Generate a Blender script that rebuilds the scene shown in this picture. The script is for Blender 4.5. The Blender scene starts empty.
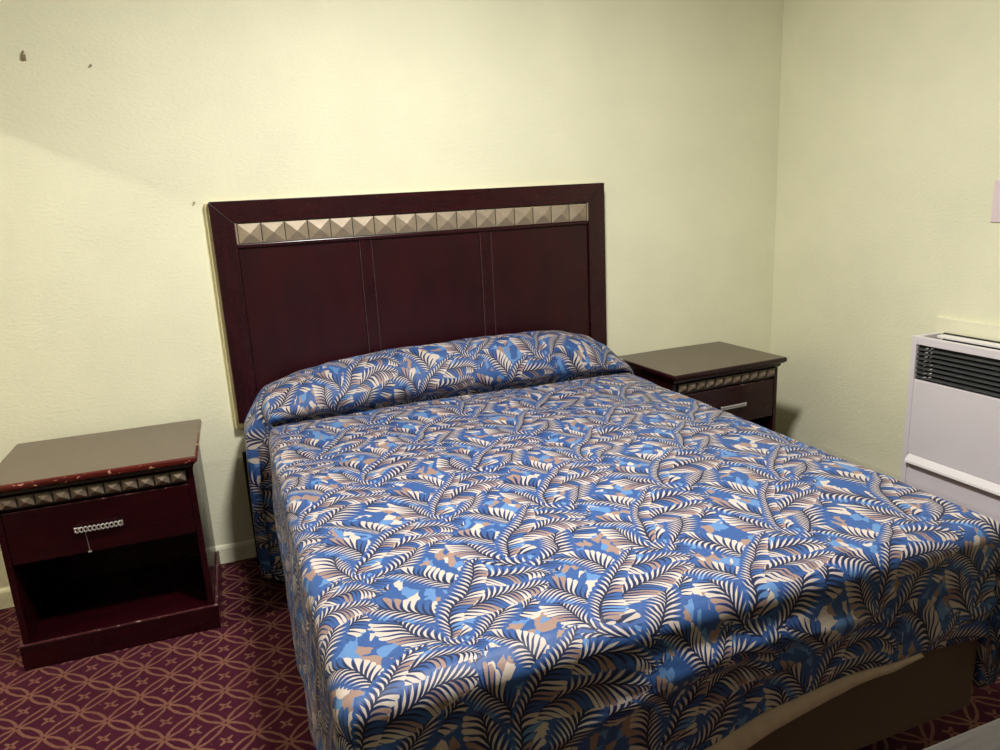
import bpy, bmesh, math, random
from mathutils import Vector, Matrix, noise as mnoise

random.seed(4)
SC = bpy.context.scene
COL = SC.collection
PI = math.pi
ROOM_X = 2.506          # inner face of the right wall
ROOM_L = -1.50          # inner face of the left wall
ROOM_F = -5.40          # inner face of the front wall
CEIL = 2.62


# ------------------------------------------------------------------ node helper
class Sock:
    """a float socket (or number) with arithmetic that writes Math nodes"""
    def __init__(self, g, s): self.g = g; self.s = s
    def _m(self, op, *a): return self.g.math(op, self, *a)
    def __add__(self, o): return self._m('ADD', o)
    __radd__ = __add__
    def __sub__(self, o): return self._m('SUBTRACT', o)
    def __rsub__(self, o): return self.g.math('SUBTRACT', o, self)
    def __mul__(self, o): return self._m('MULTIPLY', o)
    __rmul__ = __mul__
    def __truediv__(self, o): return self._m('DIVIDE', o)
    def lt(self, o): return self._m('LESS_THAN', o)
    def gt(self, o): return self._m('GREATER_THAN', o)
    def abs(self): return self._m('ABSOLUTE')
    def sqrt(self): return self._m('SQRT')
    def fract(self): return self._m('FRACT')
    def floor(self): return self._m('FLOOR')
    def min(self, o): return self._m('MINIMUM', o)
    def max(self, o): return self._m('MAXIMUM', o)
    def round(self): return self._m('ROUND')


class Graph:
    def __init__(self, name):
        self.mat = bpy.data.materials.new(name)
        self.mat.use_nodes = True
        self.nt = self.mat.node_tree
        self.bsdf = self.nt.nodes['Principled BSDF']
    def node(self, t, **kw):
        n = self.nt.nodes.new(t)
        for k, v in kw.items(): setattr(n, k, v)
        return n
    def link(self, a, b):
        self.nt.links.new(a.s if isinstance(a, Sock) else a, b)
    def put(self, v, inp):
        if isinstance(v, Sock): self.nt.links.new(v.s, inp)
        elif isinstance(v, bpy.types.NodeSocket): self.nt.links.new(v, inp)
        else: inp.default_value = v
    def math(self, op, *a, clamp=False):
        n = self.node('ShaderNodeMath', operation=op, use_clamp=clamp)
        for i, v in enumerate(a): self.put(v, n.inputs[i])
        return Sock(self, n.outputs[0])
    def xyz(self, vec):
        n = self.node('ShaderNodeSeparateXYZ'); self.link(vec, n.inputs[0])
        return [Sock(self, o) for o in n.outputs]
    def vec(self, x, y, z=0.0):
        n = self.node('ShaderNodeCombineXYZ')
        for i, v in enumerate((x, y, z)): self.put(v, n.inputs[i])
        return n.outputs[0]
    def coord(self, kind='Object'):
        return self.node('ShaderNodeTexCoord').outputs[kind]
    def scaled(self, vec, s):
        n = self.node('ShaderNodeMapping'); self.link(vec, n.inputs[0])
        n.inputs['Scale'].default_value = s if hasattr(s, '__len__') else (s, s, s)
        return n.outputs[0]
    def noise(self, vec, scale, detail=2.0, rough=0.5, out=0):
        n = self.node('ShaderNodeTexNoise'); self.link(vec, n.inputs['Vector'])
        n.inputs['Scale'].default_value = scale
        n.inputs['Detail'].default_value = detail
        n.inputs['Roughness'].default_value = rough
        return n.outputs[out]
    def ramp(self, fac, stops, mode='LINEAR'):
        n = self.node('ShaderNodeValToRGB'); cr = n.color_ramp; cr.interpolation = mode
        while len(cr.elements) < len(stops): cr.elements.new(0.5)
        for e, (p, c) in zip(cr.elements, stops):
            e.position = p; e.color = (*c, 1) if hasattr(c, '__len__') else (c, c, c, 1)
        self.put(fac, n.inputs[0])
        return n.outputs[0]
    def mix(self, fac, a, b):
        n = self.node('ShaderNodeMix', data_type='RGBA')
        self.put(fac, n.inputs[0])
        for v, i in ((a, 6), (b, 7)):
            if isinstance(v, (tuple, list)): n.inputs[i].default_value = (*v, 1)
            else: self.link(v, n.inputs[i])
        return n.outputs[2]
    def bump(self, height, strength, dist):
        n = self.node('ShaderNodeBump')
        n.inputs['Strength'].default_value = strength
        n.inputs['Distance'].default_value = dist
        self.put(height, n.inputs['Height'])
        self.link(n.outputs[0], self.bsdf.inputs['Normal'])
        return n
    def set(self, **kw):
        for k, v in kw.items():
            inp = self.bsdf.inputs[k.replace('_', ' ')]
            if isinstance(v, tuple) and len(v) == 3: inp.default_value = (*v, 1)
            else: self.put(v, inp)
        return self


def srgb(r, g, b):
    def f(c):
        c /= 255
        return c / 12.92 if c <= 0.04045 else ((c + 0.055) / 1.055) ** 2.4
    return (f(r), f(g), f(b))


# ------------------------------------------------------------------ materials
def plaster(name, col, strength=0.5):
    g = Graph(name); c = g.coord()
    big = g.noise(c, 3.0, 3)
    colr = g.ramp(big, [(0.3, tuple(v * 0.955 for v in col)), (0.7, tuple(min(1, v * 1.03) for v in col))])
    n1 = Sock(g, g.noise(g.scaled(c, (1, 1, 1.9)), 62, 3, 0.55))
    n2 = Sock(g, g.noise(c, 150, 2))
    n3 = Sock(g, g.noise(c, 22, 2))
    h = g.ramp(n1, [(0.42, 0.0), (0.62, 1.0)])
    g.set(Base_Color=colr, Roughness=0.6)
    g.bsdf.inputs['Specular IOR Level'].default_value = 0.22
    g.bump(Sock(g, h) * 0.7 + n2 * 0.35 + n3 * 0.5, strength, 0.0035)
    return g.mat


def wood(name, dark, light, rough=0.27, coat=0.12, axis=(1.2, 14, 14), chips=None):
    g = Graph(name); c = g.coord()
    n = g.noise(g.scaled(c, axis), 5, 4, 0.6)
    col = g.ramp(n, [(0.3, dark), (0.72, light)])
    if chips:
        k = g.noise(g.scaled(c, (1, 1, 1.6)), 52, 3, 0.6)
        col = g.mix(Sock(g, k).gt(0.635), col, chips)
    rr = Sock(g, g.noise(c, 9, 3)) * 0.14 + (rough - 0.07)
    g.set(Base_Color=col, Roughness=rr)
    g.bsdf.inputs['Specular IOR Level'].default_value = 0.3
    g.bsdf.inputs['Coat Weight'].default_value = coat
    g.bsdf.inputs['Coat Roughness'].default_value = 0.18
    return g.mat


def simple(name, col, rough=0.5, metal=0.0, var=0.08, scale=40, bump=0.0, spec=0.5):
    g = Graph(name); c = g.coord()
    n = g.noise(c, scale, 3)
    g.set(Base_Color=g.ramp(n, [(0.3, tuple(v * (1 - var) for v in col)), (0.7, tuple(min(1, v * (1 + var)) for v in col))]),
          Roughness=rough, Metallic=metal)
    g.bsdf.inputs['Specular IOR Level'].default_value = spec
    if bump: g.bump(n, bump, 0.002)
    return g.mat


def carpet_material():
    g = Graph('carpet'); c = g.coord()
    w = g.noise(c, 60, 2, out=1)
    x, y, _ = g.xyz(c)
    wx, wy, _ = g.xyz(w)
    x = x + (wx - 0.5) * 0.006
    y = y + (wy - 0.5) * 0.006
    px = (x + 0.367) / 0.0765
    py = (y + 0.619) / 0.0735
    a = ((px + py) * 0.5).fract() - 0.5
    b = ((px - py) * 0.5).fract() - 0.5
    aa, ab = a.abs(), b.abs()
    hi, lo = aa.max(ab), aa.min(ab)
    dx = hi - 1.397
    ring = ((dx * dx + lo * lo).sqrt() - 1.022).abs()
    dy = lo - 1.397
    ring = ring.min(((dy * dy + hi * hi).sqrt() - 1.022).abs())
    line = ring.lt(0.038)
    star = (lo + hi * 0.12).lt(0.052) * hi.lt(0.20)
    hole = (hi * hi + lo * lo).sqrt().gt(0.035)
    na, nb = 0.5 - aa, 0.5 - ab
    dot = (na * na + nb * nb).sqrt().gt(0.035)
    fac = (line * dot).max(star * hole)
    pile = Sock(g, g.noise(c, 420, 2))
    spot = Sock(g, g.noise(c, 7, 3))
    base = g.ramp(pile, [(0.3, srgb(46, 13, 27)), (0.7, srgb(68, 22, 40))])
    gold = g.ramp(pile, [(0.3, srgb(92, 60, 50)), (0.7, srgb(122, 84, 68))])
    col = g.mix(fac, base, gold)
    col = g.mix((spot - 0.45) * 0.8, col, srgb(70, 26, 34))
    crumb = Sock(g, g.noise(c, 95, 1)).gt(0.79)
    col = g.mix(crumb, col, srgb(170, 140, 120))
    g.set(Base_Color=col, Roughness=0.95)
    g.bsdf.inputs['Specular IOR Level'].default_value = 0.1
    g.bump(pile, 0.5, 0.004)
    return g.mat


# curled feather fronds printed on the bedspread, metres on the cloth:
# x, y, heading, curvature, length, half width, left colour, right colour (0 cream, 1 blue)
FRONDS = [
    (-.14, -.08, 150, -5.0, .22, .0464, 0, 1),
    (.12, .03, 40, 5.5, .21, .0464, 1, 0),
    (-.10, .05, 135, 4.5, .20, .0441, 1, 1),
    (.10, -.12, 25, 4.0, .23, .0464, 1, 0),
    (.15, -.02, 70, -3.5, .22, .0418, 1, 0),
    (-.03, -.19, 140, -5.0, .23, .0487, 0, 1),
    (.04, -.20, 38, 4.5, .24, .0487, 1, 1),
    (-.01, -.11, 112, 6.5, .22, .0464, 1, 0),
    (.02, -.10, 56, -4.5, .25, .0487, 1, 0),
    (.06, .02, 44, -7.0, .20, .0418, 1, 0),
    (.03, .01, 104, 7.0, .20, .0441, 1, 0),
    (-.02, -.18, 78, -1.2, .34, .0348, 1, 0),
]


def fern_material():
    g = Graph('fern_print'); A, B, PER = .36, .31, .0145
    SC_ = 1.2
    NAVY, BLUE, LIGHT, CREAM, TAN = [srgb(*c) for c in
        ((24, 31, 58), (46, 79, 134), (84, 122, 170), (184, 172, 162), (140, 116, 106))]
    STROKE = srgb(38, 62, 112)
    n = g.node('ShaderNodeUVMap'); n.uv_map = 'cloth'
    uv = n.outputs[0]
    wv = g.noise(uv, 4.0, 2, out=1)
    u0, v0, _ = g.xyz(uv)
    wx, wy, _ = g.xyz(wv)
    u1 = u0 * SC_ + (wx - 0.5) * 0.15
    v1 = v0 * SC_ + (wy - 0.5) * 0.15
    lean = math.radians(-13)
    X = u1 * math.cos(lean) + v1 * math.sin(lean)
    Y = v1 * math.cos(lean) - u1 * math.sin(lean)
    vo = g.node('ShaderNodeTexVoronoi'); vo.inputs['Scale'].default_value = 46
    fine = g.noise(uv, 60, 1, out=1)
    fx, fy, _ = g.xyz(fine)
    g.link(g.vec(X + (fx - 0.5) * 0.012, Y * 0.7 + (fy - 0.5) * 0.012), vo.inputs['Vector'])
    cell = g.xyz(vo.outputs['Color'])[0]
    col = g.ramp(cell, [(0.0, BLUE), (0.48, LIGHT), (0.70, CREAM), (0.80, TAN)], 'CONSTANT')
    for i, (x, y, h, k, L, w, ls, rs) in enumerate(FRONDS):
        h = math.radians(h); R = 1 / k
        cx, cy = x - math.sin(h) * R, y + math.cos(h) * R
        a0 = h - PI / 2 * (1 if k > 0 else -1)
        am = a0 + k * L / 2
        mx, my = cx + abs(R) * math.cos(am), cy + abs(R) * math.sin(am)
        sg = 1 if k > 0 else -1
        qy = Y - my
        r = (qy / B).round()
        qy = qy - r * B
        qx = X - mx - r * (A * .5)
        qx = qx - (qx / A).round() * A
        qx = qx + (mx - cx); qy = qy + (my - cy)
        rr = (qx * qx + qy * qy).sqrt()
        c, s = math.cos(-am), math.sin(-am)
        ang = g.math('ARCTAN2', qx * s + qy * c, qx * c - qy * s)
        sl = ang / k + L / 2
        d = (rr - abs(R)) * (-sg)
        ad = d.abs()
        t = sl / L
        W = ((t * 4).max(0.0).sqrt().min(1.0)) * (((1.0 - t) * 2.6).max(0.0).sqrt().min(1.0)) * w
        inside = sl.gt(0.0) * sl.lt(L)
        uu = ad / W.max(1e-4)
        left = d.gt(0.0)
        ph = (sl - (ad * (w * .75)).sqrt() * 1.25 + ad * 0.25) / PER + left * 0.5
        tri = (ph.fract() - 0.5).abs() * 2.0
        edge = uu.lt(1.0 - tri * tri * 0.14)
        stroke = tri.gt(uu * 0.72 + 0.22)
        deep = tri.gt(uu * 0.85 + 0.40).max(ad.lt(0.0027 - t * 0.0018))
        pale = (1.0 - tri).gt(uu * 1.0 + 0.20)
        wn = g.node('ShaderNodeTexWhiteNoise', noise_dimensions='1D')
        g.put((ph * 0.5).floor() + left * 37.0 + (i * 91.7 + 0.31), wn.inputs['W'])
        hs = wn.outputs['Value']
        cream = [(0.0, CREAM), (0.55, TAN), (0.70, BLUE), (0.92, LIGHT)]
        blue = [(0.0, BLUE), (0.85, LIGHT)]
        warm = g.ramp(hs, cream, 'CONSTANT')
        cool = g.mix(pale, g.ramp(hs, blue, 'CONSTANT'), CREAM)
        if ls and rs: leaf = cool
        else: leaf = g.mix(left, cool if rs else warm, cool if ls else warm)
        leaf = g.mix(stroke, leaf, STROKE)
        leaf = g.mix(deep, leaf, NAVY)
        col = g.mix(inside * edge, col, leaf)
    weave = g.noise(uv, 900, 1)
    crumple = Sock(g, g.noise(uv, 34, 3)) + Sock(g, weave) * 0.12
    g.set(Base_Color=col, Roughness=0.52)
    g.bsdf.inputs['Specular IOR Level'].default_value = 0.3
    g.bump(crumple, 0.35, 0.006)
    return g.mat


PAINT = srgb(233, 232, 204)
M = dict(
    wall=plaster('painted_plaster', PAINT, 0.24),
    trim=simple('painted_trim', tuple(v * 1.04 for v in PAINT), 0.4, bump=0.25),
    back=simple('painted_board', srgb(214, 204, 160), 0.45),
    ceiling=plaster('ceiling_plaster', srgb(232, 228, 214), 0.3),
    carpet=carpet_material(),
    fern=fern_material(),
    hem=simple('hem_lining', srgb(186, 164, 148), 0.7, bump=0.3),
    ticking=simple('brown_ticking', srgb(84, 68, 54), 0.85, bump=0.3, scale=200),
    mattress=simple('mattress_cloth', srgb(214, 208, 196), 0.85),
    stand_wood=wood('blackened_cherry', srgb(28, 3, 8), srgb(42, 5, 11), axis=(1.2, 9, 9)),
    wood=wood('dark_cherry_wood', srgb(34, 7, 14), srgb(50, 10, 18)),
    wood_v=wood('dark_cherry_upright', srgb(32, 7, 14), srgb(48, 10, 18), axis=(14, 14, 1.2)),
    panel=wood('dark_cherry_panel', srgb(34, 6, 13), srgb(48, 8, 16), 0.33, 0.1, (3, 3, 1.2)),
    bead=wood('worn_bead', srgb(60, 36, 42), srgb(92, 66, 70), 0.4),
    worn=wood('worn_red_edge', srgb(58, 15, 14), srgb(98, 30, 23), 0.3, 0.15, chips=srgb(196, 150, 126)),
    scuffed=wood('scuffed_edge', srgb(52, 16, 26), srgb(92, 48, 52), 0.28, 0.3, chips=srgb(150, 120, 116)),
    laminate=simple('taupe_laminate', srgb(92, 80, 69), 0.34, var=0.05, scale=14),
    stud=simple('champagne_metal', srgb(150, 136, 116), 0.5, 0.25, var=0.12, scale=24),
    dullstud=simple('dull_metal', srgb(120, 106, 90), 0.48, 0.25, var=0.15, scale=24),
    silver=simple('silver_metal', srgb(190, 188, 184), 0.36, 0.7),
    enamel=simple('white_enamel', srgb(226, 220, 226), 0.38, var=0.02, scale=6),
    ledge=simple('bright_enamel', srgb(242, 238, 240), 0.3, var=0.02, scale=6),
    black=simple('black_metal', srgb(20, 20, 22), 0.5),
    slat=simple('dark_slat', srgb(74, 76, 78), 0.42, 0.2),
    plate=simple('pinkish_plate', srgb(224, 208, 212), 0.5, var=0.02),
    greywood=wood('grey_wood', srgb(48, 45, 43), srgb(74, 69, 66), 0.42, 0.1, (1.6, 22, 22)),
    iron=simple('dark_iron', srgb(34, 30, 30), 0.55, 0.4),
    mark=simple('dark_mark', srgb(134, 120, 92), 0.7),
)


# ------------------------------------------------------------------ mesh helpers
def box(bm, x0, x1, y0, y1, z0, z1, bev=0.0, seg=2, mat=0):
    vs = [bm.verts.new((x, y, z)) for x in (x0, x1) for y in (y0, y1) for z in (z0, z1)]
    q = [(0, 1, 3, 2), (4, 6, 7, 5), (0, 4, 5, 1), (2, 3, 7, 6), (0, 2, 6, 4), (1, 5, 7, 3)]
    fs = [bm.faces.new([vs[i] for i in f]) for f in q]
    for f in fs: f.material_index = mat
    if bev > 0:
        es = list({e for f in fs for e in f.edges})
        bmesh.ops.bevel(bm, geom=es, offset=bev, segments=seg, affect='EDGES', profile=0.5)


def prism(bm, pts, axis, a, b):
    """extrude a 2D outline along an axis from a to b"""
    def P(p, t):
        if axis == 'x': return (t, p[0], p[1])
        if axis == 'y': return (p[0], t, p[1])
        return (p[0], p[1], t)
    A = [bm.verts.new(P(p, a)) for p in pts]; Bv = [bm.verts.new(P(p, b)) for p in pts]
    n = len(pts)
    bm.faces.new(A); bm.faces.new(Bv[::-1])
    for i in range(n): bm.faces.new((A[i], Bv[i], Bv[(i + 1) % n], A[(i + 1) % n]))


def tube(bm, pts, rad, n=8):
    rings = []
    pts = [Vector(p) for p in pts]
    for i, p in enumerate(pts):
        t = (pts[min(i + 1, len(pts) - 1)] - pts[max(i - 1, 0)]).normalized()
        a = Vector((0, 1, 0)) if abs(t.y) < 0.9 else Vector((1, 0, 0))
        u = t.cross(a).normalized(); v = t.cross(u)
        rings.append([bm.verts.new(p + rad * (math.cos(2 * PI * k / n) * u + math.sin(2 * PI * k / n) * v)) for k in range(n)])
    for a, b in zip(rings, rings[1:]):
        for k in range(n): bm.faces.new((a[k], a[(k + 1) % n], b[(k + 1) % n], b[k]))
    bm.faces.new(rings[0][::-1]); bm.faces.new(rings[-1])


def cyl(bm, x, y, z0, z1, r, n=20):
    prism(bm, [(x + r * math.cos(2 * PI * k / n), y + r * math.sin(2 * PI * k / n)) for k in range(n)], 'z', z0, z1)


def obj(name, bm, mats, parent=None, smooth=False):
    bmesh.ops.recalc_face_normals(bm, faces=bm.faces)
    me = bpy.data.meshes.new(name); bm.to_mesh(me); bm.free()
    for m in (mats if isinstance(mats, (list, tuple)) else [mats]): me.materials.append(M[m])
    if smooth:
        for p in me.polygons: p.use_smooth = True
    o = bpy.data.objects.new(name, me); COL.objects.link(o)
    if parent: o.parent = parent
    return o


def thing(name, label, cat, loc=(0, 0, 0), rz=0.0, group=None):
    o = bpy.data.objects.new(name, None); COL.objects.link(o)
    o.empty_display_size = 0.1
    o.location = loc; o.rotation_euler = (0, 0, rz)
    return tag(o, label, cat, group)


def tag(o, label, cat, group=None):
    o['label'] = label; o['category'] = cat
    if group: o['group'] = group
    return o


def struct(name, bm, mat, label=None, cat=None):
    o = obj(name, bm, mat); o['kind'] = 'structure'
    o['label'] = label; o['category'] = cat
    return o


def part(name, parent, mat, *boxes, bev=0.002, seg=2, label=None):
    bm = bmesh.new()
    for b in boxes: box(bm, *b, bev=bev, seg=seg)
    o = obj(name, bm, mat, parent)
    if label: o['label'] = label
    return o


def pyramids(bm, x0, x1, n, z0, z1, y, depth, rim=0.0, gap=0.0016):
    """a strip of square pyramid studs standing out towards -y"""
    box(bm, x0, x1, y - 0.002, y + 0.011, z0, z1, mat=1)
    w = (x1 - x0) / n
    for i in range(n):
        a, b = x0 + i * w + gap, x0 + (i + 1) * w - gap
        c, d = z0 + rim, z1 - rim
        q = [bm.verts.new(p) for p in ((a, y - 0.002, c), (b, y - 0.002, c), (b, y - 0.002, d), (a, y - 0.002, d))]
        t = bm.verts.new(((a + b) / 2, y - depth, (c + d) / 2))
        for k in range(4): bm.faces.new((q[k], q[(k + 1) % 4], t))


# ------------------------------------------------------------------ the room
bm = bmesh.new(); box(bm, ROOM_L - 1.9, ROOM_X + 0.12, ROOM_F - 0.12, 0.12, -0.1, 0.0)
struct('floor', bm, 'carpet', 'burgundy carpet with tan interlaced circles and small stars', 'carpet floor')
bm = bmesh.new(); box(bm, ROOM_L - 1.9, ROOM_X + 0.12, ROOM_F - 0.12, 0.12, CEIL, CEIL + 0.1)
struct('ceiling', bm, 'ceiling', 'pale plaster ceiling above the bedroom', 'ceiling')
bm = bmesh.new(); box(bm, ROOM_L - 1.9, ROOM_X + 0.12, 0.0, 0.12, 0.0, CEIL)
struct('wall_back', bm, 'wall', 'pale yellow textured wall behind the headboard', 'wall')
bm = bmesh.new(); box(bm, ROOM_X, ROOM_X + 0.12, ROOM_F, 0.0, 0.0, CEIL)
struct('wall_right', bm, 'wall', 'pale yellow textured wall behind the white heater', 'wall')
bm = bmesh.new(); box(bm, ROOM_L - 1.9, ROOM_X + 0.12, ROOM_F - 0.12, ROOM_F, 0.0, CEIL)
struct('wall_front', bm, 'wall', 'pale yellow wall facing the foot of the bed', 'wall')
# left wall with the opening that lets the next room's lamp rake the back wall
DOOR_Y0, DOOR_Y1, LINTEL = -1.05, -0.16, 2.098
bm = bmesh.new()
box(bm, ROOM_L - 0.1, ROOM_L, ROOM_F, DOOR_Y0, 0.0, CEIL)
box(bm, ROOM_L - 0.1, ROOM_L, DOOR_Y1, 0.0, 0.0, CEIL)
box(bm, ROOM_L - 0.1, ROOM_L, DOOR_Y0, DOOR_Y1, LINTEL, CEIL)
struct('wall_left', bm, 'wall', 'pale yellow wall with an open doorway left of the nightstand', 'wall')
bm = bmesh.new(); box(bm, ROOM_L - 1.9, ROOM_L - 1.8, ROOM_F, 0.0, 0.0, CEIL)
struct('wall_far_left', bm, 'ceiling', 'plain wall of the next room beyond the doorway', 'wall')


def wavy_board(x0, x1, h, d):
    b = bmesh.new(); n = 60; rows = []
    for i in range(n + 1):
        x = x0 + (x1 - x0) * i / n
        k = mnoise.noise((x * 9, 0.3, 0)) * 0.004
        prof = [(0.0, 0), (-d - k * .5, 0), (-d - k * .3, h - 0.012 + k), (-d * .55, h - 0.002 + k), (0.0, h + 0.002 + k)]
        rows.append([b.verts.new((x, p[0], p[1])) for p in prof])
    for r, s in zip(rows, rows[1:]):
        for k in range(4): b.faces.new((r[k], s[k], s[k + 1], r[k + 1]))
    return b
o = struct('baseboard_back', wavy_board(ROOM_L, ROOM_X, 0.072, 0.009), 'wall', 'low painted baseboard along the back wall', 'baseboard')
bm = bmesh.new(); box(bm, ROOM_X - 0.012, ROOM_X, -0.86, -0.013, 0.0, 0.072, 0.003)
struct('baseboard_right', bm, 'trim', 'low painted baseboard along the right wall', 'baseboard')
bm = bmesh.new(); box(bm, ROOM_X - 0.014, ROOM_X, -1.72, -0.895, 0.02, 0.822, 0.004)
struct('trim_1', bm, 'wall', 'raised yellow painted board on the right wall behind the heater', 'trim')

# ------------------------------------------------------------------ headboard
HW, HT, HB = 1.56, 1.3745, 0.565
hb = thing('headboard', 'dark cherry headboard with a band of pyramid studs on the back wall', 'headboard', (HW / 2, 0, HB))
hb_off = Vector((-HW / 2, 0, -HB))
def hpart(name, mat, bmm, parent=hb, label=None, smooth=False):
    bmm.transform(Matrix.Translation(hb_off))
    o = obj(name, bmm, mat, parent, smooth)
    if label: o['label'] = label
    return o
bm = bmesh.new(); box(bm, -0.013, HW - 0.01, -0.026, 0.0, HB - 0.028, HT - 0.004, 0.003)
hpart('backing_board', 'back', bm, label='cream painted backing board showing at the left edge')
FY0, FY1 = -0.026, -0.054     # frame back and front
S = 0.078
def mitre(pts):
    b = bmesh.new(); prism(b, pts, 'y', FY0, FY1)
    bmesh.ops.bevel(b, geom=list(b.edges), offset=0.0022, segments=2, affect='EDGES', profile=0.5)
    return b
TR = HT - 1.297
hpart('top_rail', 'wood', mitre([(0.0007, HT), (HW - 0.0007, HT), (HW - S, HT - TR), (S, HT - TR)]))
hpart('stile', 'wood_v', mitre([(0, HT - 0.0007), (0, HB), (S, HB), (S, HT - TR - 0.0007)]))
hpart('stile', 'wood_v', mitre([(HW, HT - 0.0007), (HW, HB), (HW - S, HB), (HW - S, HT - TR - 0.0007)]))
bm = bmesh.new(); box(bm, S, HW - S, FY0, FY1 + 0.002, HB, HB + 0.07, 0.002); hpart('bottom_rail', 'wood', bm)
bm = bmesh.new(); pyramids(bm, S + 0.007, HW - S - 0.007, 17, 1.224, 1.293, -0.05, 0.0165)
hpart('stud_strip', ['stud', 'black'], bm, label='band of seventeen champagne metal pyramid studs')
bm = bmesh.new(); box(bm, S, HW - S, FY0, -0.0525, 1.209, 1.2225, 0.003); hpart('ledge_strip', 'wood', bm)
for a in (S, HW - S - 0.006):
    bm = bmesh.new(); box(bm, a, a + 0.006, FY0, -0.054, 1.2225, 1.296, 0.001); hpart('strip_end', 'stud', bm)
for a, b in ((S, 0.513), (0.561, 0.997), (1.045, HW - S)):
    bm = bmesh.new(); box(bm, a + 0.001, b - 0.001, FY0, -0.043, HB + 0.07, 1.209, 0.002); hpart('panel', 'panel', bm)
for a, b in ((0.513, 0.561), (0.997, 1.045)):
    bm = bmesh.new(); box(bm, a + 0.001, b - 0.001, FY0, -0.0455, HB + 0.07, 1.209, 0.0015)
    m_ = hpart('mullion', 'wood_v', bm)
    for xx in (a + 0.001, b - 0.001):
        bm = bmesh.new(); box(bm, xx - 0.001, xx + 0.001, FY0, -0.0468, HB + 0.07, 1.209); hpart('bead', 'bead', bm, m_)

# ------------------------------------------------------------------ nightstands
NW, ND, NH = 0.588, 0.447, 0.611
def braid(bm, x0, x1, z, y):
    n = 110
    for k in range(2):
        pts = []
        for i in range(n + 1):
            t = i / n; ph = t * 2 * PI * 5.5 + k * PI
            pts.append((x0 + (x1 - x0) * t, y - 0.004 - 0.002 * math.sin(PI * t) + 0.0018 * math.cos(2 * ph + 1.57), z + 0.0078 * math.sin(ph)))
        tube(bm, pts, 0.0023, 7)
    for x in (x0, x1):
        box(bm, x - 0.002, x + 0.002, y - 0.006, y + 0.002, z - 0.009, z + 0.009, 0.0015)


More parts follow.
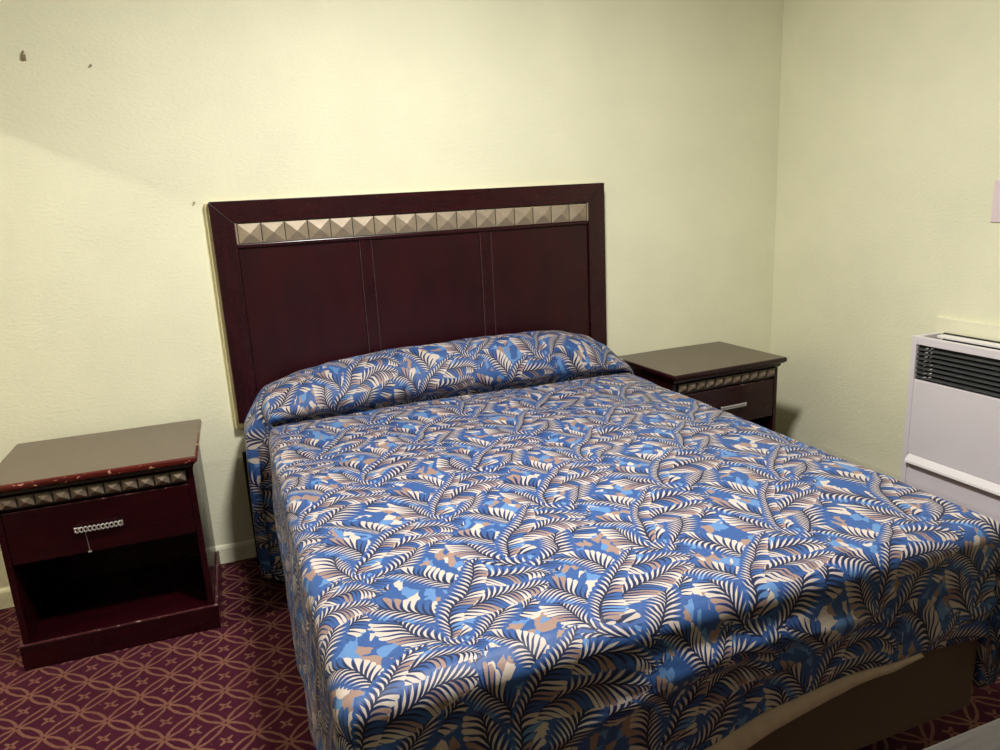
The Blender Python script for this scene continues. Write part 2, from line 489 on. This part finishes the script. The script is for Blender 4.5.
def make_nightstand(label, loc, rz, edge, stud, hx, thread=False):
    t = thing('nightstand', label, 'nightstand', loc, rz, 'pair of cherry nightstands beside the bed')
    h = NW / 2; bx = h - 0.019; by = -0.412     # body half width, body front
    # top: rounded wooden edge with a laminate sheet let into it
    bm = bmesh.new(); box(bm, -h, h, -ND, 0, NH - 0.021, NH - 0.0006, 0.006, 3)
    tp = obj('top', bm, edge, t, True)
    part('laminate', tp, 'laminate', (-h + 0.006, h - 0.006, -ND + 0.006, -0.004, NH - 0.004, NH), bev=0.0006, label='taupe laminate sheet on the top')
    bm = bmesh.new()
    lev = [(h - .006, -ND + .006, NH - .0205), (h - .008, -ND + .012, NH - .026), (h - .013, -ND + .024, NH - .031), (bx + .004, by - .012, NH - .038), (bx + .001, by - .003, NH - .046)]
    rects = [[bm.verts.new(q) for q in ((-a_, -.003, z_), (-a_, f_, z_), (a_, f_, z_), (a_, -.003, z_))] for a_, f_, z_ in lev]
    for q, r in zip(rects, rects[1:]):
        for k in range(4): bm.faces.new((q[k], q[(k + 1) % 4], r[(k + 1) % 4], r[k]))
    bm.faces.new(rects[0]); bm.faces.new(rects[-1][::-1])
    obj('moulding', bm, 'stand_wood', t)
    for s in (-1, 1):
        x0, x1 = sorted((s * bx, s * (bx - 0.018)))
        part('side_panel', t, 'stand_wood', (x0, x1, by, -0.006, 0.004, NH - 0.0465), bev=0.0015)
    part('back_panel', t, 'stand_wood', (-bx + 0.018, bx - 0.018, -0.016, -0.008, 0.08, NH - 0.0465), bev=0)
    part('shelf_board', t, 'stand_wood', (-bx + 0.018, bx - 0.018, by + 0.004, -0.016, 0.070, 0.087), bev=0.001)
    part('frieze_rail', t, 'stand_wood', (-bx + 0.018, bx - 0.018, by + 0.008, by + 0.026, 0.516, NH - 0.0465), bev=0.001)
    bm = bmesh.new(); pyramids(bm, -bx + 0.021, bx - 0.021, 11, 0.5265, 0.5640, by - 0.005, 0.017, 0.002, 0.0026)
    obj('stud_strip', bm, [stud, 'black'], t)
    # drawer with its front, box and braided pull
    dr = part('drawer', t, 'stand_wood', (-bx + 0.0195, bx - 0.0195, by + 0.001, by + 0.020, 0.347, 0.510),
              (-bx + 0.024, bx - 0.024, by + 0.0202, -0.05, 0.353, 0.47), bev=0.0018)
    part('drawer_bead', dr, 'scuffed', (-bx + 0.0195, bx - 0.0195, by - 0.0005, by + 0.006, 0.5102, 0.5135), bev=0.0008)
    bm = bmesh.new(); braid(bm, hx - 0.065, hx + 0.065, 0.428, by - 0.008)
    box(bm, hx - 0.060, hx - 0.054, by - 0.009, by + 0.001, 0.424, 0.432); box(bm, hx + 0.054, hx + 0.060, by - 0.009, by + 0.001, 0.424, 0.432)
    hd = obj('handle', bm, 'silver', dr, True); hd['label'] = 'braided silver drawer pull'
    if thread:
        bm = bmesh.new()
        tube(bm, [(-0.050, by - 0.006, 0.422), (-0.049, by - 0.004, 0.39), (-0.0475, by - 0.004, 0.352)], 0.0007, 5)
        box(bm, -0.0525, -0.0425, by - 0.007, by - 0.001, 0.3475, 0.3525, 0.0018)
        w_ = obj('hanging_thread', bm, 'silver', dr); w_['label'] = 'thin thread with a white tip under the pull'
    # plinth stands out at the front and the sides, with a worn upper edge
    pf = by - 0.007; px = bx + 0.010
    pl = part('plinth', t, 'stand_wood', (-px, px, pf, by - 0.001, 0, 0.081),
              (bx + 0.0005, px, by - 0.001, -0.006, 0, 0.081), (-px, -bx - 0.0005, by - 0.001, -0.006, 0, 0.081), bev=0.002)
    bm = bmesh.new()
    for b in ((-px - .0005, px + .0005, pf - .001, by - 0.001, 0.081, 0.087),
              (bx + 0.0005, px + .0005, by - 0.001, -0.006, 0.081, 0.087), (-px - .0005, -bx - 0.0005, by - 0.001, -0.006, 0.081, 0.087)):
        box(bm, *b, 0.0018)
    obj('plinth_cap', bm, 'scuffed', pl)
    return t


def place(corner, yaw, lx):
    c, s = math.cos(yaw), math.sin(yaw)
    return (corner[0] + lx * c, corner[1] + lx * s, 0)
make_nightstand('dark cherry nightstand with chipped red edge and empty cubby left of the bed',
                place((-0.1262, -0.069), -0.0196, -NW / 2), -0.0196, 'worn', 'dullstud', -0.010, True)
make_nightstand('dark nightstand in the corner right of the bed below the bare right wall',
                place((1.618, -0.010), 0.0468, NW / 2), 0.0468, 'stand_wood', 'dullstud', 0.03)

# ------------------------------------------------------------------ bed under the spread
BX0, BX1, BFOOT = 0.095, 1.515, -1.862
bed = thing('bed', 'bed base with brown box spring showing below the bedspread at the foot', 'bed', ((BX0 + BX1) / 2, -0.95, 0))
def bpart(name, mat, bmm, label=None, smooth=False, parent=bed):
    bmm.transform(Matrix.Translation((-(BX0 + BX1) / 2, 0.95, 0)))
    o = obj(name, bmm, mat, parent, smooth)
    if label: o['label'] = label
    return o
bm = bmesh.new(); box(bm, BX0 + 0.02, BX1 - 0.004, BFOOT, -0.085, 0.132, 0.375, 0.012, 3)
bpart('box_spring', 'ticking', bm, 'dark brown cloth covered box spring')
bm = bmesh.new(); box(bm, BX0 + 0.015, BX1 - 0.02, BFOOT + 0.025, -0.085, 0.376, 0.572, 0.03, 4)
bpart('mattress', 'mattress', bm)
bm = bmesh.new()
for x in (BX0 + 0.03, BX1 - 0.07 - 0.035):
    box(bm, x, x + 0.035, BFOOT + 0.03, -0.09, 0.110, 0.131, 0.002)
for y in (BFOOT + 0.245, -0.95, -0.16):
    box(bm, BX0 + 0.03, BX1 - 0.07, y, y + 0.03, 0.100, 0.1095, 0.002)
bpart('frame_rail', 'iron', bm)
for x in (BX0 + 0.06, BX1 - 0.10):
    for y in (BFOOT + 0.26, -0.16):
        bm = bmesh.new(); cyl(bm, x, y, 0.028, 0.0995, 0.016)
        cyl(bm, x, y, 0.0, 0.0275, 0.030)
        bpart('leg', 'iron', bm)
bm = bmesh.new(); box(bm, -0.004, 0.016, -0.084, -0.064, 0.0, 0.46, 0.002)
box(bm, 0.016, BX0 + 0.03, -0.082, -0.066, 0.111, 0.131, 0.002)
bpart('head_bracket', 'iron', bm, 'dark upright bracket at the head of the bed')

# ------------------------------------------------------------------ bedspread
def lerp(a, b, t): return a + (b - a) * t
def clamp01(t): return max(0.0, min(1.0, t))
def smooth01(t): t = clamp01(t); return t * t * (3 - 2 * t)
def interp(tab, x):
    if x <= tab[0][0]: return tab[0][1]
    for (a, b), (c, d) in zip(tab, tab[1:]):
        if x <= c: return lerp(b, d, smooth01((x - a) / (c - a)) * .5 + .5 * (x - a) / (c - a))
    return tab[-1][1]
def catmull(pts, n=10):
    P = [Vector(p) for p in pts]; P = [2 * P[0] - P[1]] + P + [2 * P[-1] - P[-2]]; out = []
    for i in range(1, len(P) - 2):
        a, b, c, d = P[i - 1:i + 3]
        for k in range(n):
            t = k / n
            out.append(0.5 * ((2 * b) + (c - a) * t + (2 * a - 5 * b + 4 * c - d) * t * t + (3 * b - a - 3 * c + d) * t ** 3))
    out.append(P[-2]); return out
def resample(pts, step):
    L = [0.0]
    for a, b in zip(pts, pts[1:]): L.append(L[-1] + (b - a).length)
    n = max(2, int(round(L[-1] / step))); out = []; j = 0
    for i in range(n + 1):
        s = L[-1] * i / n
        while j < len(L) - 2 and L[j + 1] < s: j += 1
        t = (s - L[j]) / max(1e-9, L[j + 1] - L[j]); out.append((pts[j].lerp(pts[j + 1], t), s))
    return out

X0, X1, YF = 0.084, 1.545, -1.886      # outer faces of the hanging cloth
RAD = 0.038
TOP = 0.603
STEP = 0.0085
# the line the cloth follows from the headboard over the pillow to the foot (y, z)
PROFILE = [(-.060, .60), (-.062, .66), (-.074, .735), (-.105, .782), (-.155, .803), (-.21, .800), (-.262, .775), (-.302, .728),
           (-.324, .684), (-.318, .652), (-.292, .632), (-.276, .614), (-.300, .612), (-.335, .621), (-.44, .620), (-.60, .613)]
prof = catmull([Vector((y, z)) for y, z in PROFILE])
prof = resample(prof, STEP)
s_end = prof[-1][1]
rows = [(p.x, p.y, s) for p, s in prof]
y_in = YF + RAD
n_mid = int((rows[-1][0] - y_in) / STEP)
y_last = rows[-1][0]
for i in range(1, n_mid + 1):
    t = i / n_mid
    rows.append((lerp(y_last, y_in, t), lerp(.613, TOP, smooth01(t)), s_end + (y_last - y_in) * t))
S_FOOT = rows[-1][2]
PILLOW = [(.02, .10), (.06, .30), (.13, .62), (.24, .80), (.36, .88), (.60, .985), (.85, 1.0), (1.10, 1.0), (1.26, .965), (1.38, .80), (1.46, .58), (1.53, .24), (1.58, .08)]
def side_out(side, y):
    """how far the head flap stands out of, and the fold by it dips into, the side"""
    if side < 0:
        f = 0.066 * smooth01((y + 0.292) / 0.03)
        f -= 0.080 * math.exp(-((y + 0.333) / 0.026) ** 2)
        f += 0.012 * smooth01((-y - 0.42) / 0.3) * 0
    else:
        f = 0.006 * smooth01((y + 0.285) / 0.03) - 0.03 * math.exp(-((y + 0.32) / 0.022) ** 2)
    return f
def hem_left(y): return 0.022 + 0.03 * smooth01((y + 0.30) / 0.05) + 0.008 * math.sin(y * 9)
def hem_right(y): return 0.17 + 0.01 * math.sin(y * 7)
def hem_foot(x): return interp([(0.06, .21), (.40, .258), (.72, .304), (.90, .338), (1.10, .355), (1.30, .352), (1.5, .335)], x)

NS, NF = 62, 40
xin0, xin1 = X0 + RAD, X1 - RAD
ncol = int((xin1 - xin0) / STEP)
cols = [('L', 1 - i / NS) for i in range(NS)] + [('T', lerp(xin0, xin1, i / ncol)) for i in range(ncol + 1)] + [('R', (i + 1) / NS) for i in range(NS)]
rws = [('T', r) for r in rows] + [('F', (i + 1) / NF) for i in range(NF)]

def fall(dd):
    if dd < RAD * PI / 2:
        a = dd / RAD; return RAD * math.sin(a), RAD * (1 - math.cos(a))
    return RAD, RAD + dd - RAD * PI / 2
def nz(a, b, c=0.0): return mnoise.noise((a, b, c))
def folds(p, down, kind):
    """outward swing of the hanging cloth"""
    k = smooth01(down / 0.25)
    if kind == 'F':
        q = nz(p * 1.5 - down * 1.2 + 3.1, down * 9.0 + p * 0.9, 1.7)
        q2 = nz(p * 2.6 + 9.0, down * 17.0 + p * 1.6, 4.7)
        f = smooth01((down - 0.045) / 0.07)
        w = f * (0.026 * max(0.0, 1 - abs(q) * 3.6) + 0.008 * max(0.0, 1 - abs(q2) * 3.2) + 0.012 * nz(p * 3, down * 4, 6.6) - 0.006) * (1 - 0.75 * smooth01((down - 0.10) / 0.14))
        return w - 0.012 * down
    w = 0.006 * k * math.sin(p * 21 + 2.2 * nz(p * 1.4, 2.2)) + 0.009 * k * nz(p * 6, down * 3, 5.0)
    return w + 0.008 * k

verts = []; uvs = []
for rk, rv in rws:
    for ck, cv in cols:
        if rk == 'T': y, z, s = rv
        else: y, z, s = y_in, TOP, S_FOOT
        x = cv if ck == 'T' else (xin0 if ck == 'L' else xin1)
        pf = interp(PILLOW, x)
        if ck != 'T' and rk == 'T':
            pf = interp(PILLOW, x + (-0.05 if ck == 'L' else 0.05) * smooth01(cv * 5))
        base = TOP + 0.004
        zz = base + (z - base) * pf if z > base else z
        # slight crown and rounded edges of the mattress, and shallow creases
        cx = (x - 0.8) / 0.72
        if rk == 'T':
            zz += 0.012 * (1 - cx * cx) * smooth01((-y - 0.30) / 0.2)
            amp = smooth01((-y - 0.06) / 0.1)
            zz += amp * (0.0045 * nz(x * 6, y * 6) + 0.0028 * nz(x * 15, y * 11, 2.0) + 0.0014 * nz(x * 36, y * 30, 4.0))
            yy = y + 0.004 * nz(x * 9, s * 9, 8.0) + 0.018 * nz(x * 2.3, 0.5, 9.0) * smooth01((-y - 0.2) / 0.1) * (1 - smooth01((-y - 0.36) / 0.15))
        else:
            yy = y; zz += 0.006 * (1 - cx * cx)
        if rk == 'T' and ck == 'T':
            verts.append((x, yy, zz)); uvs.append((x, -s)); continue
        if rk == 'T':
            side = -1 if ck == 'L' else 1
            hem = hem_left(y) if side < 0 else hem_right(y)
            total = max(0.05, zz - hem)
            dd = cv * (total - RAD + RAD * PI / 2)
            out, down = fall(dd)
            kk = smooth01(down / 0.10)
            far = smooth01((y - YF) / 0.10)
            out += folds(y, down, 'S') + side_out(side, y) * kk
            if side < 0: yy += 0.075 * kk * math.exp(-((y + 0.338) / 0.020) ** 2)
            verts.append(((xin0 - out) if side < 0 else (xin1 + out), yy, zz - down))
            uvs.append((x + side * dd, -s)); continue
        if ck == 'T':
            hem = hem_foot(x); total = zz - hem
            dd = rv * (total - RAD + RAD * PI / 2)
            out, down = fall(dd)
            out += folds(x, down, 'F')
            edge = smooth01((x - xin0) / 0.12) * smooth01((xin1 - x) / 0.12)
            verts.append((x, y_in - out, zz - down)); uvs.append((x, -S_FOOT - dd)); continue
        side = -1 if ck == 'L' else 1
        a, b = cv, rv
        m = max(a, b)
        az = (b / a) * 0.5 if a > b else 1 - (a / b) * 0.5       # 0 along the side, 1 along the foot
        hem = lerp(hem_left(y) if side < 0 else hem_right(y), hem_foot(x), smooth01(az))
        total = zz - hem
        dd = m * (total - RAD + RAD * PI / 2)
        out, down = fall(dd)
        out += lerp(folds(y, down, 'S'), folds(x, down, 'F'), smooth01(az))
        out += 0.05 * smooth01(down / 0.3) * math.sin(az * PI) ** 2 + 0.015 * smooth01(down / 0.2) * math.sin(az * PI * 4)
        th = az * PI / 2
        verts.append((x + side * out * math.cos(th), y_in - out * math.sin(th), zz - down))
        uvs.append((x + side * dd * math.cos(th), -S_FOOT - dd * math.sin(th)))
nc, nr = len(cols), len(rws)
faces = [(r * nc + c, (r + 1) * nc + c, (r + 1) * nc + c + 1, r * nc + c + 1) for r in range(nr - 1) for c in range(nc - 1)]
me = bpy.data.meshes.new('bedspread'); me.from_pydata(verts, [], faces)
uvl = me.uv_layers.new(name='cloth')
for lp in me.loops: uvl.data[lp.index].uv = uvs[lp.vertex_index]
me.materials.append(M['fern'])
for p_ in me.polygons: p_.use_smooth = True
me.update()
spread = bpy.data.objects.new('bedspread', me); COL.objects.link(spread)
tag(spread, 'blue and cream fern print bedspread tucked over the pillow on the bed', 'bedspread')
so = spread.modifiers.new('thickness', 'SOLIDIFY'); so.thickness = 0.003; so.offset = -1
# pale lining of the hem turned out along the foot
bm = bmesh.new(); prev = None
last = (nr - 1) * nc
for c in range(NS, NS + ncol + 1):
    x, y, z = verts[last + c]
    w = interp([(0.06, .05), (.70, .038), (.85, .032), (1.05, .020), (1.17, .009), (1.3, .001)], x)
    if x > 1.3: break
    ring = [bm.verts.new(p) for p in ((x, y + 0.004, z + 0.004), (x, y - 0.004, z + 0.003), (x, y - 0.010 - w * .45, z - w * .78), (x, y - 0.006 - w * .42, z - w * .9), (x, y + 0.006, z - w * .25))]
    if prev:
        for k in range(5): bm.faces.new((prev[k], prev[(k + 1) % 5], ring[(k + 1) % 5], ring[k]))
    prev = ring
hm = obj('hem_lining', bm, 'hem', spread, True); hm['label'] = 'pale tan lining turned out at the foot hem'

# ------------------------------------------------------------------ wall heater
HD = 0.14; HX = ROOM_X - HD; HY0, HY1, HZ = -1.62, -0.908, 0.764
ht = thing('wall_heater', 'white metal wall heater with black louvres on the right wall', 'heater', (ROOM_X - HD / 2, (HY0 + HY1) / 2, 0))
def xpart(name, mat, *boxes, bev=0.002, label=None, parent=ht, bmm=None):
    b = bmm or bmesh.new()
    for q in boxes: box(b, *q, bev=bev)
    b.transform(Matrix.Translation((-(ROOM_X - HD / 2), -(HY0 + HY1) / 2, 0)))
    o = obj(name, b, mat, parent)
    if label: o['label'] = label
    return o
BW = ROOM_X - 0.0145
xpart('casing', 'enamel', (HX, BW, HY1 - 0.020, HY1, 0.0, HZ), (HX, BW, HY0, HY0 + 0.02, 0.0, HZ),
      (HX, HX + 0.018, HY0 + 0.0205, HY1 - 0.0205, 0.735, HZ), (BW - 0.012, BW, HY0 + 0.0205, HY1 - 0.0205, 0.0, 0.72),
      (HX + 0.004, HX + 0.02, HY0 + 0.0205, HY1 - 0.0205, 0.0, 0.02))
xpart('front_panel', 'enamel', (HX + 0.002, HX + 0.016, HY0 + 0.0205, HY1 - 0.0205, 0.312, 0.602), label='plain white front panel under the louvres')
xpart('lower_panel', 'enamel', (HX + 0.004, HX + 0.016, HY0 + 0.0205, HY1 - 0.0205, 0.0205, 0.270))
bm = bmesh.new()
prism(bm, [(HX + 0.001, 0.3115), (HX - 0.016, 0.290), (HX - 0.018, 0.282), (HX - 0.010, 0.280), (HX + 0.012, 0.298), (HX + 0.012, 0.3115)], 'y', HY0 + 0.01, HY1 - 0.026)
xpart('ledge', 'ledge', bmm=bm, label='bright white sloping ledge')
xpart('ledge_slot', 'black', (HX + 0.010, HX + 0.02, HY0 + 0.0205, HY1 - 0.0205, 0.2705, 0.2975), bev=0)
gr = xpart('louvre_grille', 'black', (HX + 0.045, HX + 0.05, HY0 + 0.0205, HY1 - 0.0205, 0.6025, 0.7345), bev=0, label='black louvred outlet')
for i in range(7):
    z = 0.614 + i * 0.0175
    bm = bmesh.new()
    prism(bm, [(HX + 0.006, z - 0.004), (HX + 0.007, z - 0.0005), (HX + 0.036, z + 0.009), (HX + 0.037, z + 0.0065)], 'y', HY0 + 0.021, HY1 - 0.021)
    xpart('slat', 'slat', bmm=bm, parent=gr)
bm = bmesh.new()
for i in range(8):
    for j in range(2):
        z = 0.612 + i * 0.0155 + j * 0.004; y = HY1 - 0.056 - j * 0.022
        tube(bm, [(HX + 0.012, y + 0.006, z - 0.003), (HX + 0.009, y, z + 0.002), (HX + 0.012, y - 0.006, z + 0.004)], 0.0028, 6)
xpart('louvre_clip', 'silver', bmm=bm, parent=gr, label='two columns of shiny clips at the louvre end')
tg = xpart('top_grille', 'black', (HX + 0.0185, BW - 0.001, HY0 + 0.0205, HY1 - 0.0205, 0.7205, 0.731), bev=0)
xpart('grille_bar', 'ledge', (HX + 0.070, BW - 0.016, HY0 + 0.0205, HY1 - 0.045, 0.756, 0.764), bev=0.001, parent=tg)

xpart('rear_gap_shade', 'black', (BW - 0.012, BW - 0.002, HY0 + 0.0205, HY1 - 0.035, 0.7315, 0.767), bev=0, parent=tg)  # black strip stands in for the shade in the gap behind the bar
# ------------------------------------------------------------------ small things on the walls
sp = thing('switch_plate', 'pale pinkish wall plate on the right wall above the heater', 'wall plate', (ROOM_X, -1.123, 1.24))
bm = bmesh.new(); box(bm, -0.006, 0, -0.06, 0.06, -0.07, 0.07, 0.0025, 3); obj('plate', bm, 'plate', sp)
bm = bmesh.new(); box(bm, -0.012, -0.0062, -0.006, 0.006, -0.014, 0.014, 0.002); obj('toggle', bm, 'ledge', sp)
for z in (0.042, -0.042):
    bm = bmesh.new(); box(bm, -0.0075, -0.0062, -0.003, 0.003, z - 0.003, z + 0.003, 0.001); obj('screw', bm, 'silver', sp)
hk = bmesh.new()
tube(hk, [(-.482, 0.0, 1.864), (-.482, -0.010, 1.858), (-.484, -0.012, 1.846), (-.485, -0.006, 1.840)], 0.0035, 8)
box(hk, -.489, -.477, -0.003, 0.0, 1.836, 1.856, 0.001)
tag(obj('hook', hk, 'mark'), 'small dark hook high on the back wall at far left', 'hook')
for (x, z, lab) in ((-.296, 1.823, 'small nail in the back wall right of the dark hook'),
                    (-.045, 1.374, 'tiny nail in the back wall at the top left corner of the headboard')):
    b = bmesh.new(); tube(b, [(x, 0.0, z), (x, -0.009, z + 0.001)], 0.0016, 8); tube(b, [(x, -0.009, z + 0.001), (x, -0.0105, z + 0.001)], 0.0036, 10)
    tag(obj('nail', b, 'mark'), lab, 'nail', 'nails in the back wall')

# ------------------------------------------------------------------ table whose far edge crosses the lower right corner
tb = thing('side_table', 'grey wood table with its edge in the lower right corner', 'table', (1.05, -2.655, 0))
part('tabletop', tb, 'greywood', (-0.62, 0.62, -0.257, 0.257, 0.722, 0.75), bev=0.004, seg=3)
part('apron', tb, 'greywood', (-0.57, 0.57, 0.20, 0.218, 0.64, 0.7215), (-0.57, 0.57, -0.218, -0.20, 0.64, 0.7215),
     (-0.57, -0.552, -0.1995, 0.1995, 0.64, 0.7215), (0.552, 0.57, -0.1995, 0.1995, 0.64, 0.7215), bev=0.002)
for x in (-0.585, 0.535):
    for y in (-0.23, 0.18):
        bm = bmesh.new()
        a, b_ = 0.025, 0.017
        vs = [[bm.verts.new((x + 0.025 + sx * r, y + 0.025 + sy * r, z)) for sx, sy in ((-1, -1), (1, -1), (1, 1), (-1, 1))] for r, z in ((b_, 0.0), (a, 0.64), (a, 0.7215))]
        for q, r in zip(vs, vs[1:]):
            for k in range(4): bm.faces.new((q[k], q[(k + 1) % 4], r[(k + 1) % 4], r[k]))
        bm.faces.new(vs[0][::-1]); bm.faces.new(vs[-1])
        obj('leg', bm, 'greywood', tb)

# ------------------------------------------------------------------ light
def lamp(name, kind, loc, power, col, **kw):
    l = bpy.data.lights.new(name, kind); l.energy = power; l.color = col
    for k, v in kw.items(): setattr(l, k, v)
    o = bpy.data.objects.new(name, l); COL.objects.link(o); o.location = loc
    return o
lamp('ceiling_lamp', 'AREA', (0.60, -1.60, 2.50), 75, (1.0, 0.965, 0.92), shape='DISK', size=0.30)
lamp('next_room_lamp', 'POINT', (-2.6, -0.75, 2.57), 108, (1.0, 0.93, 0.82), shadow_soft_size=0.014)

w = bpy.data.worlds.new('world'); SC.world = w; w.use_nodes = True
w.node_tree.nodes['Background'].inputs[0].default_value = (0.8, 0.8, 0.8, 1)
w.node_tree.nodes['Background'].inputs[1].default_value = 0.02

# ------------------------------------------------------------------ camera
cam = bpy.data.cameras.new('camera'); co = bpy.data.objects.new('camera', cam); COL.objects.link(co)
co.location = (0.0074, -2.8725, 1.3476); co.rotation_euler = (1.3304, 0.0508, -0.3665)
cam.sensor_width = 36; cam.lens = 735.61 / 1000 * 36; cam.clip_start = 0.02
SC.camera = co
SC.view_settings.view_transform = 'Standard'
SC.view_settings.look = 'None'
SC.view_settings.gamma = 1
SC.view_settings.use_curve_mapping = False
SC.view_settings.exposure = 0.0
